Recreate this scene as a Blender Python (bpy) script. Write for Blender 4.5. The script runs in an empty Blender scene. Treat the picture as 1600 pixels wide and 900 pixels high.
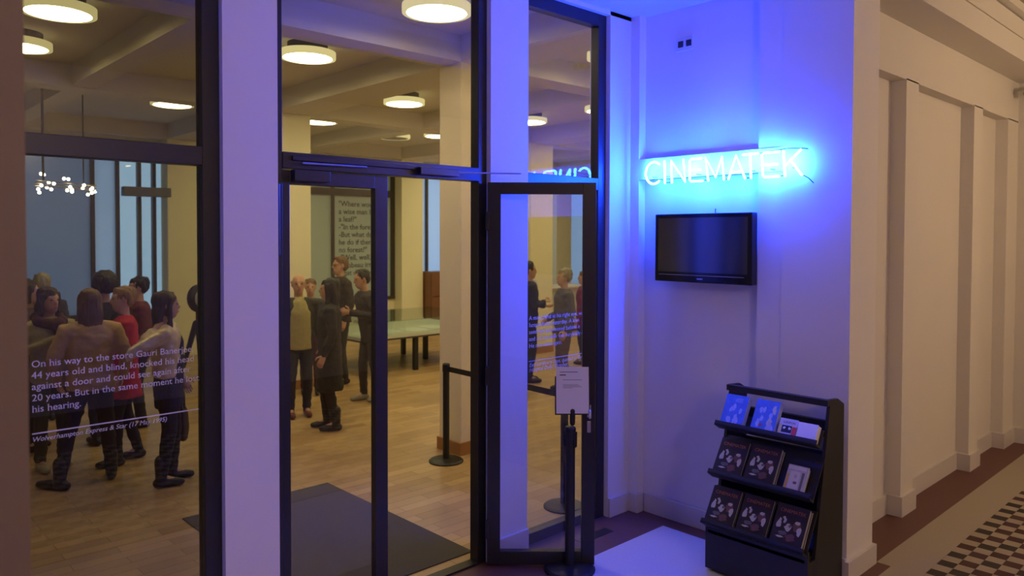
import bpy, bmesh, math, random
from mathutils import Vector, Matrix, Euler

random.seed(7)
scene = bpy.context.scene
COL = scene.collection

# ------------------------------------------------------------------ camera
cam_d = bpy.data.cameras.new('camera')
cam = bpy.data.objects.new('camera', cam_d)
COL.objects.link(cam)
YAW, PIT, ROL = math.radians(46.795), math.radians(-1.4386), math.radians(0.15424)
fw = Vector((math.cos(YAW) * math.cos(PIT), math.sin(YAW) * math.cos(PIT), math.sin(PIT)))
rt = Vector((math.sin(YAW), -math.cos(YAW), 0))
up = rt.cross(fw)
rt, up = rt * math.cos(ROL) + up * math.sin(ROL), up * math.cos(ROL) - rt * math.sin(ROL)
M = Matrix((rt, up, -fw)).transposed().to_4x4()
M.translation = (0, 0, 2.15)
cam.matrix_world = M
cam_d.sensor_width = 36
cam_d.lens = 1181.3 / 1600 * 36
cam_d.shift_y = -(450 - 399.12) / 1600
cam_d.clip_start = 0.05
cam_d.dof.use_dof = True
cam_d.dof.focus_distance = 4.8
cam_d.dof.aperture_fstop = 2.2
scene.camera = cam

# ------------------------------------------------------------------ view, world
vs = scene.view_settings
vs.view_transform = 'Standard'
vs.look = 'None'
vs.gamma = 1
vs.use_curve_mapping = False
vs.exposure = 0.0

world = bpy.data.worlds.new('dusk')
scene.world = world
world.use_nodes = True
bg = world.node_tree.nodes['Background']
bg.inputs[0].default_value = (0.36, 0.58, 0.86, 1)      # even blue dusk sky
bg.inputs[1].default_value = 1.2

NEON_RGB, NEON_POWER = (0.0058, 0.046, 1.0), 580.0
LAMP_RGB, LAMP_POWER = (1.0, 0.82, 0.40), 25.0
GLOBE_RGB, GLOBE_POWER = (1.0, 0.70, 0.43), 72.0

# ------------------------------------------------------------------ materials
MATS = {}
def mat(name, col, rough=0.6, var=0.0, scale=8.0, bump=0.0, metal=0.0, spec=0.5, bscale=60.0):
    if name in MATS:
        return MATS[name]
    m = bpy.data.materials.new(name)
    m.use_nodes = True
    nt = m.node_tree
    b = nt.nodes['Principled BSDF']
    b.inputs['Base Color'].default_value = (*col, 1)
    b.inputs['Roughness'].default_value = rough
    b.inputs['Metallic'].default_value = metal
    b.inputs['Specular IOR Level'].default_value = spec
    if var > 0 or bump > 0:
        tc = nt.nodes.new('ShaderNodeTexCoord')
    if var > 0:
        n = nt.nodes.new('ShaderNodeTexNoise')
        n.inputs['Scale'].default_value = scale
        n.inputs['Detail'].default_value = 4
        r = nt.nodes.new('ShaderNodeMapRange')
        r.inputs[3].default_value = 1 - var
        r.inputs[4].default_value = 1 + var
        x = nt.nodes.new('ShaderNodeMix')
        x.data_type = 'RGBA'
        x.blend_type = 'MULTIPLY'
        x.inputs[0].default_value = 1
        x.inputs[6].default_value = (*col, 1)
        nt.links.new(tc.outputs['Object'], n.inputs['Vector'])
        nt.links.new(n.outputs[0], r.inputs[0])
        nt.links.new(r.outputs[0], x.inputs[7])
        nt.links.new(x.outputs[2], b.inputs['Base Color'])
    if bump > 0:
        n2 = nt.nodes.new('ShaderNodeTexNoise')
        n2.inputs['Scale'].default_value = bscale
        bp = nt.nodes.new('ShaderNodeBump')
        bp.inputs['Strength'].default_value = bump
        bp.inputs['Distance'].default_value = 0.01
        nt.links.new(tc.outputs['Object'], n2.inputs['Vector'])
        nt.links.new(n2.outputs[0], bp.inputs['Height'])
        nt.links.new(bp.outputs[0], b.inputs['Normal'])
    MATS[name] = m
    return m

def emis(name, col, power):
    m = bpy.data.materials.new(name)
    m.use_nodes = True
    nt = m.node_tree
    nt.nodes.remove(nt.nodes['Principled BSDF'])
    e = nt.nodes.new('ShaderNodeEmission')
    e.inputs[0].default_value = (*col, 1)
    e.inputs[1].default_value = power
    nt.links.new(e.outputs[0], nt.nodes['Material Output'].inputs[0])
    MATS[name] = m
    return m

def glass(name, tint=(0.97, 0.98, 0.97), f0=0.045):
    """thin clear pane: see-through with a mirror part that grows at grazing angles"""
    m = bpy.data.materials.new(name)
    m.use_nodes = True
    nt = m.node_tree
    nt.nodes.remove(nt.nodes['Principled BSDF'])
    t = nt.nodes.new('ShaderNodeBsdfTransparent')
    t.inputs[0].default_value = (*tint, 1)
    g = nt.nodes.new('ShaderNodeBsdfGlossy')
    g.inputs['Roughness'].default_value = 0.0
    lw = nt.nodes.new('ShaderNodeLayerWeight')
    p = nt.nodes.new('ShaderNodeMath'); p.operation = 'POWER'; p.inputs[1].default_value = 5
    k = nt.nodes.new('ShaderNodeMath'); k.operation = 'MULTIPLY_ADD'
    k.inputs[1].default_value = 1 - f0; k.inputs[2].default_value = f0
    mx = nt.nodes.new('ShaderNodeMixShader')
    nt.links.new(lw.outputs['Facing'], p.inputs[0])
    nt.links.new(p.outputs[0], k.inputs[0])
    nt.links.new(k.outputs[0], mx.inputs[0])
    nt.links.new(t.outputs[0], mx.inputs[1])
    nt.links.new(g.outputs[0], mx.inputs[2])
    nt.links.new(mx.outputs[0], nt.nodes['Material Output'].inputs[0])
    MATS[name] = m
    return m

def frosted(name, col, through):
    m = bpy.data.materials.new(name)
    m.use_nodes = True
    nt = m.node_tree
    nt.nodes.remove(nt.nodes['Principled BSDF'])
    d = nt.nodes.new('ShaderNodeBsdfDiffuse'); d.inputs[0].default_value = (*col, 1)
    t = nt.nodes.new('ShaderNodeBsdfTranslucent'); t.inputs[0].default_value = (*through, 1)
    g = nt.nodes.new('ShaderNodeBsdfGlossy'); g.inputs['Roughness'].default_value = 0.12
    a = nt.nodes.new('ShaderNodeAddShader')
    mx = nt.nodes.new('ShaderNodeMixShader'); mx.inputs[0].default_value = 0.06
    nt.links.new(d.outputs[0], a.inputs[0]); nt.links.new(t.outputs[0], a.inputs[1])
    nt.links.new(a.outputs[0], mx.inputs[1]); nt.links.new(g.outputs[0], mx.inputs[2])
    nt.links.new(mx.outputs[0], nt.nodes['Material Output'].inputs[0])
    MATS[name] = m
    return m

def parquet(name):
    m = bpy.data.materials.new(name)
    m.use_nodes = True
    nt = m.node_tree
    b = nt.nodes['Principled BSDF']
    b.inputs['Roughness'].default_value = 0.38
    tc = nt.nodes.new('ShaderNodeTexCoord')
    mp = nt.nodes.new('ShaderNodeMapping')
    mp.inputs['Rotation'].default_value = (0, 0, 0.0)
    br = nt.nodes.new('ShaderNodeTexBrick')
    br.inputs['Scale'].default_value = 1.0
    br.inputs['Brick Width'].default_value = 0.62
    br.inputs['Row Height'].default_value = 0.115
    br.inputs['Mortar Size'].default_value = 0.0018
    br.inputs['Color1'].default_value = (0.36, 0.225, 0.10, 1)
    br.inputs['Color2'].default_value = (0.50, 0.335, 0.16, 1)
    br.inputs['Mortar'].default_value = (0.12, 0.07, 0.03, 1)
    n = nt.nodes.new('ShaderNodeTexNoise'); n.inputs['Scale'].default_value = 1.7; n.inputs['Detail'].default_value = 5
    r = nt.nodes.new('ShaderNodeMapRange'); r.inputs[3].default_value = 0.72; r.inputs[4].default_value = 1.25
    x = nt.nodes.new('ShaderNodeMix'); x.data_type = 'RGBA'; x.blend_type = 'MULTIPLY'; x.inputs[0].default_value = 1
    nt.links.new(tc.outputs['Object'], mp.inputs[0]); nt.links.new(mp.outputs[0], br.inputs['Vector'])
    nt.links.new(tc.outputs['Object'], n.inputs['Vector']); nt.links.new(n.outputs[0], r.inputs[0])
    nt.links.new(br.outputs['Color'], x.inputs[6]); nt.links.new(r.outputs[0], x.inputs[7])
    nt.links.new(x.outputs[2], b.inputs['Base Color'])
    MATS[name] = m
    return m

PIL = mat('pillar_paint', (.80, .70, .55), .75, .03, 2.0, .05)
WHITE = mat('white_wall', (0.80, 0.77, 0.72), 0.75, 0.03, 2.0, 0.06)
CREAM = mat('cream_wall', (0.80, 0.76, 0.55), 0.75, 0.03, 2.0, 0.05)
CORR = mat('corridor_wall', (0.74, 0.70, 0.62), 0.75, 0.03, 2.0, 0.06)
BASEP = mat('baseboard_paint', (0.66, 0.62, 0.57), 0.5, 0.03, 3.0)
CEIL = mat('hall_ceiling', (0.66, 0.62, 0.52), 0.85, 0.04, 1.5)
FRAME = mat('dark_frame', (0.020, 0.018, 0.020), 0.38, 0.0)
METAL = mat('steel', (0.62, 0.62, 0.64), 0.28, 0.0, metal=1.0)
BLACK = mat('black_paint', (0.012, 0.012, 0.014), 0.45)
BLACKG = mat('black_gloss', (0.006, 0.006, 0.008), 0.16)
WOODB = mat('skirting_wood', (0.36, 0.17, 0.06), 0.5, 0.15, 6.0)
REDT = mat('red_terrazzo', (0.135, 0.056, 0.042), 0.55, 0.12, 40.0)
BEIGET = mat('beige_terrazzo', (0.38, 0.33, 0.245), 0.55, 0.06, 60.0)
LIGHTT = mat('light_terrazzo', (0.60, 0.58, 0.56), 0.45, 0.07, 50.0)
TILE_D = mat('tile_maroon', (0.055, 0.014, 0.013), 0.62, 0.15, 9.0)
TILE_B = mat('tile_black', (0.026, 0.017, 0.012), 0.62, 0.15, 9.0)
TILE_L = mat('tile_beige', (0.37, 0.31, 0.22), 0.55, 0.10, 9.0)
GROUT = mat('grout', (0.20, 0.16, 0.12), 0.8)
GLASS = glass('clear_glass', (.96, .96, .94))
TINTED = glass('tinted_glass', (.76, .76, .72))
PAPER = mat('paper', (0.80, 0.78, 0.78), 0.7)
INK = mat('ink', (0.03, 0.03, 0.035), 0.7)
VINYL = mat('white_vinyl', (0.72, 0.70, 0.74), 0.6)
PARQ = parquet('parquet')
NEON = emis('neon_tube', NEON_RGB, NEON_POWER)
LAMPE = emis('lamp_diffuser', LAMP_RGB, LAMP_POWER)
GLOBE = emis('fill_globe_light', GLOBE_RGB, GLOBE_POWER)
BULB = emis('bulb', (1.0, 0.9, 0.75), 14.0)

# ------------------------------------------------------------------ helpers
def pm(p):
    if p is None:
        return Matrix()
    return pm(p.parent) @ p.matrix_parent_inverse @ Matrix.LocRotScale(p.location, p.rotation_euler, p.scale)

def tag(o, label=None, cat=None, group=None, kind=None):
    if label: o['label'] = label
    if cat: o['category'] = cat
    if group: o['group'] = group
    if kind: o['kind'] = kind
    return o

def empty(name, loc=(0, 0, 0), rz=0.0, label=None, cat=None, group=None, kind=None, parent=None):
    o = bpy.data.objects.new(name, None)
    o.empty_display_size = 0.1
    COL.objects.link(o)
    o.location = loc
    o.rotation_euler = (0, 0, rz)
    if parent:
        o.parent = parent
    return tag(o, label, cat, group, kind)

def link(name, me, parent=None, world=True):
    o = bpy.data.objects.new(name, me)
    COL.objects.link(o)
    if parent:
        o.parent = parent
        if world:
            o.matrix_parent_inverse = pm(parent).inverted()
    return o

class MB:
    def __init__(s):
        s.v, s.f, s.mi, s.mats = [], [], [], []
        s.cur = 0
    def use(s, m):
        if m not in s.mats: s.mats.append(m)
        s.cur = s.mats.index(m)
        return s
    def add(s, vs, fs):
        o = len(s.v)
        s.v += [tuple(v) for v in vs]
        s.f += [tuple(i + o for i in f) for f in fs]
        s.mi += [s.cur] * len(fs)
        return s
    def box(s, x0, x1, y0, y1, z0, z1, R=None):
        vs = [Vector((x, y, z)) for z in (z0, z1) for y in (y0, y1) for x in (x0, x1)]
        if R is not None: vs = [R @ v for v in vs]
        return s.add(vs, [(0, 2, 3, 1), (4, 5, 7, 6), (0, 1, 5, 4), (2, 6, 7, 3), (0, 4, 6, 2), (1, 3, 7, 5)])
    def prism(s, poly, a0, a1, fn):
        """poly of 2-D points extruded from a0 to a1; fn(u, v, a) -> point"""
        n = len(poly)
        vs = [fn(u, v, a0) for u, v in poly] + [fn(u, v, a1) for u, v in poly]
        fs = [tuple(range(n))[::-1], tuple(range(n, 2 * n))]
        fs += [(i, (i + 1) % n, n + (i + 1) % n, n + i) for i in range(n)]
        return s.add(vs, fs)
    def lathe(s, prof, c, n=24):
        vs, fs = [], []
        for r, z in prof:
            for k in range(n):
                a = 2 * math.pi * k / n
                vs.append((c[0] + r * math.cos(a), c[1] + r * math.sin(a), c[2] + z))
        for i in range(len(prof) - 1):
            for k in range(n):
                k2 = (k + 1) % n
                fs.append((i * n + k, i * n + k2, (i + 1) * n + k2, (i + 1) * n + k))
        fs.append(tuple(range(n))[::-1])
        fs.append(tuple(range((len(prof) - 1) * n, len(prof) * n)))
        return s.add(vs, fs)
    def loft(s, rings, seg=14, T=None):
        """horizontal ellipses (cx, cy, z, rx, ry), capped"""
        vs, fs = [], []
        for cx, cy, z, rx, ry in rings:
            for k in range(seg):
                a = 2 * math.pi * k / seg
                vs.append(Vector((cx + rx * math.cos(a), cy + ry * math.sin(a), z)))
        if T is not None: vs = [T @ v for v in vs]
        for i in range(len(rings) - 1):
            for k in range(seg):
                k2 = (k + 1) % seg
                fs.append((i * seg + k, i * seg + k2, (i + 1) * seg + k2, (i + 1) * seg + k))
        fs.append(tuple(range(seg))[::-1])
        fs.append(tuple(range((len(rings) - 1) * seg, len(rings) * seg)))
        return s.add(vs, fs)
    def tube(s, pts, rad, seg=10, T=None, flat=None):
        """rounded, tapered tube through pts; flat=(axis Vector, k) squashes along an axis"""
        P = [Vector(p) for p in pts]
        R = list(rad) if hasattr(rad, '__len__') else [rad] * len(P)
        d0 = (P[1] - P[0]).normalized(); d1 = (P[-1] - P[-2]).normalized()
        P = [P[0] - d0 * R[0] * .92, P[0] - d0 * R[0] * .55] + P + [P[-1] + d1 * R[-1] * .55, P[-1] + d1 * R[-1] * .92]
        R = [R[0] * .35, R[0] * .82] + R + [R[-1] * .82, R[-1] * .35]
        ref = Vector((0, 0, 1)) if abs(d0.z) < .9 else Vector((0, 1, 0))
        nx = d0.cross(ref).normalized()
        vs, fs = [], []
        for i, p in enumerate(P):
            t = (P[min(i + 1, len(P) - 1)] - P[max(i - 1, 0)]).normalized()
            nx = (nx - t * nx.dot(t)).normalized()
            ny = t.cross(nx)
            for k in range(seg):
                a = 2 * math.pi * k / seg
                off = nx * (R[i] * math.cos(a)) + ny * (R[i] * math.sin(a))
                if flat: off = off - flat[0] * off.dot(flat[0]) * (1 - flat[1])
                vs.append(p + off)
        if T is not None: vs = [T @ v for v in vs]
        n = len(P)
        for i in range(n - 1):
            for k in range(seg):
                k2 = (k + 1) % seg
                fs.append((i * seg + k, i * seg + k2, (i + 1) * seg + k2, (i + 1) * seg + k))
        fs.append(tuple(range(seg))[::-1])
        fs.append(tuple(range((n - 1) * seg, n * seg)))
        return s.add(vs, fs)
    def ball(s, c, r, seg=10, T=None):
        rx, ry, rz = r if hasattr(r, '__len__') else (r, r, r)
        n = 10
        rings = [(c[0], c[1], c[2] - rz * math.cos(math.pi * i / n), rx * max(math.sin(math.pi * i / n), .06), ry * max(math.sin(math.pi * i / n), .06)) for i in range(n + 1)]
        return s.loft(rings, seg, T)
    def mesh(s, name, m=None, smooth=False, bevel=0):
        me = bpy.data.meshes.new(name)
        me.from_pydata(s.v, [], s.f)
        for mm in (s.mats or [m]): me.materials.append(mm)
        if s.mats: me.polygons.foreach_set('material_index', s.mi)
        bm = bmesh.new(); bm.from_mesh(me)
        bmesh.ops.recalc_face_normals(bm, faces=bm.faces)
        if bevel:
            bmesh.ops.bevel(bm, geom=list(bm.edges), offset=bevel, segments=2, affect='EDGES', profile=.5, clamp_overlap=True)
        bm.to_mesh(me); bm.free()
        if smooth: me.polygons.foreach_set('use_smooth', [True] * len(me.polygons))
        return me
    def build(s, name, m=None, parent=None, smooth=False, bevel=0, world=True, kind=None):
        o = link(name, s.mesh(name, m, smooth, bevel), parent, world)
        if kind: o['kind'] = kind
        return o

def bx(name, m, parent, *b, bevel=0, kind=None, R=None):
    return MB().box(*b, R=R).build(name, m, parent, bevel=bevel, kind=kind)

def copy_tree(o, parent=None):
    c = o.copy(); COL.objects.link(c)
    if parent: c.parent = parent
    for ch in o.children:
        copy_tree(ch, c)
    return c

def organic(mb, voxel, smooth_it, m):
    """fuse overlapping closed shapes into one continuous surface"""
    me0 = mb.mesh('tmp')
    o = bpy.data.objects.new('tmp', me0); COL.objects.link(o)
    r = o.modifiers.new('r', 'REMESH'); r.mode = 'VOXEL'; r.voxel_size = voxel
    if smooth_it:
        sm = o.modifiers.new('s', 'SMOOTH'); sm.factor = .5; sm.iterations = smooth_it
    dg = bpy.context.evaluated_depsgraph_get()
    me = bpy.data.meshes.new_from_object(o.evaluated_get(dg))
    bpy.data.objects.remove(o); bpy.data.meshes.remove(me0)
    me.materials.clear(); me.materials.append(m)
    me.polygons.foreach_set('use_smooth', [True] * len(me.polygons))
    return me

from mathutils import noise as mnoise
def rumple(me, amp, sc):
    nv = len(me.vertices)
    co = [0.0] * (3 * nv); no = [0.0] * (3 * nv)
    me.vertices.foreach_get('co', co)
    me.vertex_normals.foreach_get('vector', no)
    for i in range(0, 3 * nv, 3):
        k = amp * mnoise.noise(Vector((co[i] * sc[0], co[i + 1] * sc[1], co[i + 2] * sc[2])))
        co[i] += no[i] * k; co[i + 1] += no[i + 1] * k; co[i + 2] += no[i + 2] * k
    me.vertices.foreach_set('co', co)
    me.update()
    return me

def text_poly(body, size, serif=False, bold=0.0, shear=0.0):
    """flat lettering: vertices in x,y and faces"""
    cu = bpy.data.curves.new('t', 'FONT')
    cu.body = body; cu.size = size; cu.resolution_u = 3; cu.offset = bold * size; cu.shear = shear
    o = bpy.data.objects.new('t', cu); COL.objects.link(o)
    dg = bpy.context.evaluated_depsgraph_get()
    me = bpy.data.meshes.new_from_object(o.evaluated_get(dg))
    vs = [(v.co.x, v.co.y) for v in me.vertices]
    fs = [tuple(p.vertices) for p in me.polygons]
    if serif:
        cnt = {}
        for f in fs:
            for i in range(len(f)):
                e = tuple(sorted((f[i], f[(i + 1) % len(f)])))
                cnt[e] = cnt.get(e, 0) + 1
        for (a, b), c in cnt.items():
            if c != 1: continue
            (xa, ya), (xb, yb) = vs[a], vs[b]
            L = abs(xa - xb)
            if abs(ya - yb) < 1e-4 * size and .035 * size < L < .13 * size:
                x0, x1 = min(xa, xb), max(xa, xb); y = ya; h = .028 * size; w = .05 * size
                if abs(y) < .02 * size: q = (x0 - w, x1 + w, y, y + h)
                elif y > .3 * size: q = (x0 - w, x1 + (w if y > .6 * size else 0), y - h, y)
                else: continue
                n = len(vs)
                vs += [(q[0], q[2]), (q[1], q[2]), (q[1], q[3]), (q[0], q[3])]
                fs.append((n, n + 1, n + 2, n + 3))
    bpy.data.objects.remove(o); bpy.data.curves.remove(cu); bpy.data.meshes.remove(me)
    return vs, fs

def lettering(name, lines, fn, m, parent, size, dy, serif=True, bold=0.0, shear=0.0, world=True, width=None, ref=0):
    """lines of text as flat vinyl/print; fn(u, v) -> point; width scales line `ref` to that width"""
    P = [text_poly(t, size, serif, bold, shear) for t in lines]
    k = 1.0
    if width:
        xs = [v[0] for v in P[ref][0]]
        k = width / (max(xs) - min(xs))
    mb = MB()
    for i, (vs, fs) in enumerate(P):
        mb.add([fn(x * k, y * k - i * dy) for x, y in vs], fs)
    me = bpy.data.meshes.new(name)
    me.from_pydata(mb.v, [], mb.f); me.materials.append(m)
    return link(name, me, parent, world)

# ------------------------------------------------------------------ structure : facade, niche, corridor
YF, YP = 3.72, 3.68            # glazing frame front, pilaster front
XN, XR = 4.72, 4.80            # niche wall, recessed field of the niche wall
st = dict(kind='structure')

m = MB()                                                     # wall with the pilasters between the glazed bays
for a, b in ((0.34, 0.56), (1.511, 1.797), (3.265, 3.604), (4.47, 4.90)):
    m.box(a, b, YP, 3.88, 0, 4.2)
m.box(0.34, 4.9, YP, 3.88, 3.82, 4.2)
m.box(-3.2, 0.34, 3.7, 3.88, 0, 4.2); m.box(4.9, 20.2, 3.7, 3.88, 0, 4.2)
m.build('wall_facade', WHITE, **st)

m = MB()                                                     # niche side wall with recessed field and band
m.box(XR, 5.1, 2.424, 3.597, 0, 3.9)
m.box(XN, 5.1, 3.597, 3.70, 0, 3.9)
m.box(XN, 5.115, 1.97, 2.424, 0, 3.9); m.box(XN + .01, 5.112, 2.42, 2.6, 0, 3.9)
m.box(XN, XR, 2.424, 3.597, 2.588, 2.745)
m.build('wall_niche', WHITE, **st)
bx('wall_niche_left', WHITE, None, 0.05, 0.34, 2.0, 3.70, 0, 3.9, kind='structure')

m = MB()
for q in ((XR - .022, XR, 2.424, 3.575), (XN - .022, XN, 3.597, YP - .022), (XN - .022, XN, 1.97, 2.424),
          (4.47, XN, YP - .022, YP), (XN - .022, XR - .022, 3.575, 3.597), (3.265, 3.604, YP - .022, YP),
          (1.511, 1.797, YP - .022, YP)):
    m.box(*q, 0, 0.148)
m.build('baseboard_niche', BASEP, bevel=.004, **st)
bx('ceiling_niche', WHITE, None, 0.0, 5.1, 1.9, 3.75, 3.85, 3.95, kind='structure')

m = MB()                                                     # corridor wall : pilaster, three recessed panels, header
m.box(5.0, 9.6, 2.27, 2.6, 0, 3.9)
m.box(5.115, 9.4, 2.16, 2.28, 3.35, 3.9)
for a, b in ((6.14, 6.395), (7.80, 8.06), (8.90, 9.4)):
    m.box(a, b, 2.16, 2.28, 0, 3.36)
m.build('wall_corridor', CORR, **st)
bx('wall_corridor_left', mat('taupe_post', (.27, .20, .18), .6, .06, 3.0), None, -6.0, 0.365, 1.97, 2.6, 0, 3.9, kind='structure')
bx('wall_end', CORR, None, 9.28, 9.6, -2.8, 2.2, 0, 4.3, kind='structure')
bx('wall_behind', CORR, None, -6.2, 9.6, -3.0, -2.8, 0, 4.3, kind='structure')
bx('wall_far_left', CORR, None, -6.2, -6.0, -2.8, 2.6, 0, 4.3, kind='structure')
m = MB()
m.box(XN - .022, 5.137, 1.948, 1.97, 0, .13); m.box(5.115, 5.137, 1.97, 2.27, 0, .13)
m.box(5.137, 6.118, 2.248, 2.27, 0, .155); m.box(6.118, 6.14, 2.138, 2.27, 0, .155); m.box(6.14, 6.417, 2.138, 2.16, 0, .155)
m.box(6.417, 7.778, 2.248, 2.27, 0, .155); m.box(6.395, 6.417, 2.16, 2.27, 0, .155); m.box(7.778, 7.80, 2.138, 2.27, 0, .155)
m.box(7.80, 8.082, 2.138, 2.16, 0, .155); m.box(8.06, 8.082, 2.16, 2.27, 0, .155); m.box(8.082, 8.88, 2.248, 2.27, 0, .155)
m.box(8.878, 8.90, 2.138, 2.27, 0, .155); m.box(8.90, 9.258, 2.138, 2.16, 0, .155); m.box(9.258, 9.28, -2.8, 2.16, 0, .155)
m.build('baseboard_corridor', BASEP, **st)
m = MB()                                                     # stepped cornice beam along the corridor
m.box(-6, 9.4, 1.86, 2.3, 3.755, 3.945); m.box(-6, 9.4, 1.875, 2.3, 3.945, 3.957); m.box(-6, 9.4, 1.86, 2.3, 3.957, 4.115)
m.box(-6, 9.4, 1.80, 2.3, 4.13, 4.2)
m.build('trim_1', CORR, **st)
bx('ceiling_corridor', mat('corridor_ceiling', (.42, .37, .30), .85), None, -6.2, 9.6, -3.0, 2.6, 4.2, 4.3, kind='structure')

# floors
fl = bx('floor', REDT, None, -6.2, 9.6, -3.0, 3.75, -0.1, 0.0, kind='structure')
bx('light_panel', LIGHTT, fl, 0.42, 4.64, 1.90, 3.29, -0.001, 0.0015)
m = MB(); m.box(5.157, 9.25, 1.675, 1.955, -.001, .0015); m.box(-6, 5.157, 1.675, 1.865, -.001, .0015); m.box(4.58, 4.64, 1.865, 1.9, -.001, .0014)
m.build('border_strip', BEIGET, fl)
bx('floor_plate', mat('floor_plate', (.02, .02, .025), .4), fl, 3.96, 4.29, 3.475, 3.56, -.001, .0025)
TS = 0.1
tile_mesh = {}
for mm in (TILE_D, TILE_B, TILE_L):
    tile_mesh[mm.name] = MB().box(.001, TS - .001, -TS + .001, -.001, -.001, .0025).mesh('tile', mm, bevel=.0008)
cand = []
for i in range(-60, 75):
    for j in range(0, 26):
        x, y = 5.415 + i * TS, 1.675 - j * TS
        if x + TS > 9.2 or x < -5.8: continue
        v = Vector((x + .05, y - .05, -2.15))
        d = v.dot(fw)
        if d < .5: vis = 99
        else:
            u_, v_ = 800 + 1181.3 * v.dot(rt) / d, 399.1 - 1181.3 * v.dot(up) / d
            vis = d if (-30 < u_ < 1640 and v_ < 935) else 99
        cand.append((vis, i, j, x, y))
cand.sort()
near = [c for c in cand if c[0] < 90][:300]
ns = set((c[1], c[2]) for c in near)
def tile_mat(i, j):
    if (i + j) % 2: return TILE_L
    return TILE_D if random.random() < .55 else TILE_B
for c in near:
    o = link('tile', tile_mesh[tile_mat(c[1], c[2]).name], fl)
    o.location = (c[3], c[4], 0)
mr = MB()
for c in cand:
    if (c[1], c[2]) in ns: continue
    mr.use(tile_mat(c[1], c[2])).box(c[3] + .001, c[3] + TS - .001, c[4] - TS + .001, c[4] - .001, -.001, .0025)
mr.build('tile_field', None, fl, kind='stuff')
bx('grout_bed', GROUT, fl, -5.8, 9.2, -.93, 1.675, -.001, .0008)

bx('floor_hall', PARQ, None, -3.2, 20.2, 3.75, 14.5, -0.1, 0.0, kind='structure')

# ------------------------------------------------------------------ glazed bays
def frame_bars(parent, x0, x1, y0, y1, z0, z1, wl, wr, wb, wt, name='frame_bar'):
    bx(name, FRAME, parent, x0, x0 + wl, y0, y1, z0, z1, bevel=.003)
    bx(name, FRAME, parent, x1 - wr, x1, y0, y1, z0, z1, bevel=.003)
    bx(name, FRAME, parent, x0 + wl, x1 - wr, y0, y1, z0, z0 + wb, bevel=.003)
    bx(name, FRAME, parent, x0 + wl, x1 - wr, y0, y1, z1 - wt, z1, bevel=.003)

w1 = empty('window_1', (1.03, YF, 0), kind='structure')
frame_bars(w1, .56, 1.511, YF, YF + .08, 0, 3.82, .085, .085, .085, .09)
bx('transom', FRAME, w1, .645, 1.426, YF, YF + .08, 2.492, 2.583, bevel=.003)
bx('pane', TINTED, w1, .645, 1.426, 3.757, 3.763, .085, 2.492)
bx('pane', TINTED, w1, .645, 1.426, 3.757, 3.763, 2.583, 3.73)
fnL = lambda x0, z0: (lambda u, v: Vector((x0 + u, 3.7555, z0 + v)))
lettering('lettering', ['On his way to the store Gauri Banerjee,', '44 years old and blind, knocked his head',
          'against a door and could see again after', '20 years. But in the same moment he lost', 'his hearing.'],
          fnL(.707, 1.583), VINYL, w1, .058, .0485, width=.685, ref=1)
bx('rule', VINYL, w1, .707, 1.412, 3.755, 3.757, 1.294, 1.299)
lettering('lettering', ['Wolverhampton Express & Star (17 May 1995)'], fnL(.706, 1.262), VINYL, w1, .04, .05, shear=.22, width=.553)

w2 = empty('window_2', (4.03, YF, 0), kind='structure')
frame_bars(w2, 3.604, 4.47, YF, YF + .08, 0, 3.82, .03, .085, .075, .09)
bx('transom', FRAME, w2, 3.634, 4.385, YF, YF + .08, 2.50, 2.59, bevel=.003)
bx('pane', GLASS, w2, 3.634, 4.385, 3.757, 3.763, .075, 2.50)
bx('pane', GLASS, w2, 3.634, 4.385, 3.757, 3.763, 2.59, 3.73)
lettering('lettering', ['A man, blind at his right eye, was', 'hospitalized yesterday. A kiwi', 'seed had germinated behind it',
          'and a 2 cm stalk was surgically cut.', 'He now sees again.'], fnL(3.692, 1.565), VINYL, w2, .052, .049, width=.585, ref=0)
bx('rule', VINYL, w2, 3.692, 4.30, 3.755, 3.757, 1.274, 1.278)
lettering('lettering', ['Extraordinary days, quoted in Rev.', 'Hospital Daily, October'], fnL(3.695, 1.236), VINYL, w2, .04, .035, shear=.22, width=.57)

d1 = empty('door_1', (2.53, YF, 0), kind='structure')        # door frame with fanlight
frame_bars(d1, 1.797, 3.265, YF, YF + .08, 0, 3.82, .045, .07, .001, .09, 'frame_bar')
bx('transom', FRAME, d1, 1.842, 3.195, YF - .005, YF + .085, 2.505, 2.592, bevel=.003)
bx('pane', GLASS, d1, 1.842, 3.195, 3.757, 3.763, 2.592, 3.73)
bx('threshold', FRAME, d1, 1.842, 3.195, YF, YF + .08, 0, .012)

def leaf(name, W, zt, hinge, rz, mirror):
    """glazed door leaf; local x from hinge outwards, y = thickness"""
    t = empty(name, (*hinge, 0), rz, kind='structure')
    s = -1 if mirror else 1
    def b(nm, m_, x0, x1, y0, y1, z0, z1, par=t, bev=.003):
        xa, xb = sorted((s * x0, s * x1))
        return MB().box(xa, xb, y0, y1, z0, z1).build(nm, m_, par, bevel=bev, world=False)
    b('stile', FRAME, 0, .085, -.025, .025, .012, zt)
    b('stile', FRAME, W - .085, W, -.025, .025, .012, zt)
    b('rail', FRAME, .085, W - .085, -.025, .025, .012, .10)
    b('rail', FRAME, .085, W - .085, -.025, .025, zt - .075, zt)
    b('pane', GLASS, .085, W - .085, -.003, .003, .10, zt - .075, bev=0)
    for z in (.25, 1.25, 2.25):
        b('hinge', FRAME, -.012, .012, -.045, -.02, z - .06, z + .06)
    return t, b

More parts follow.
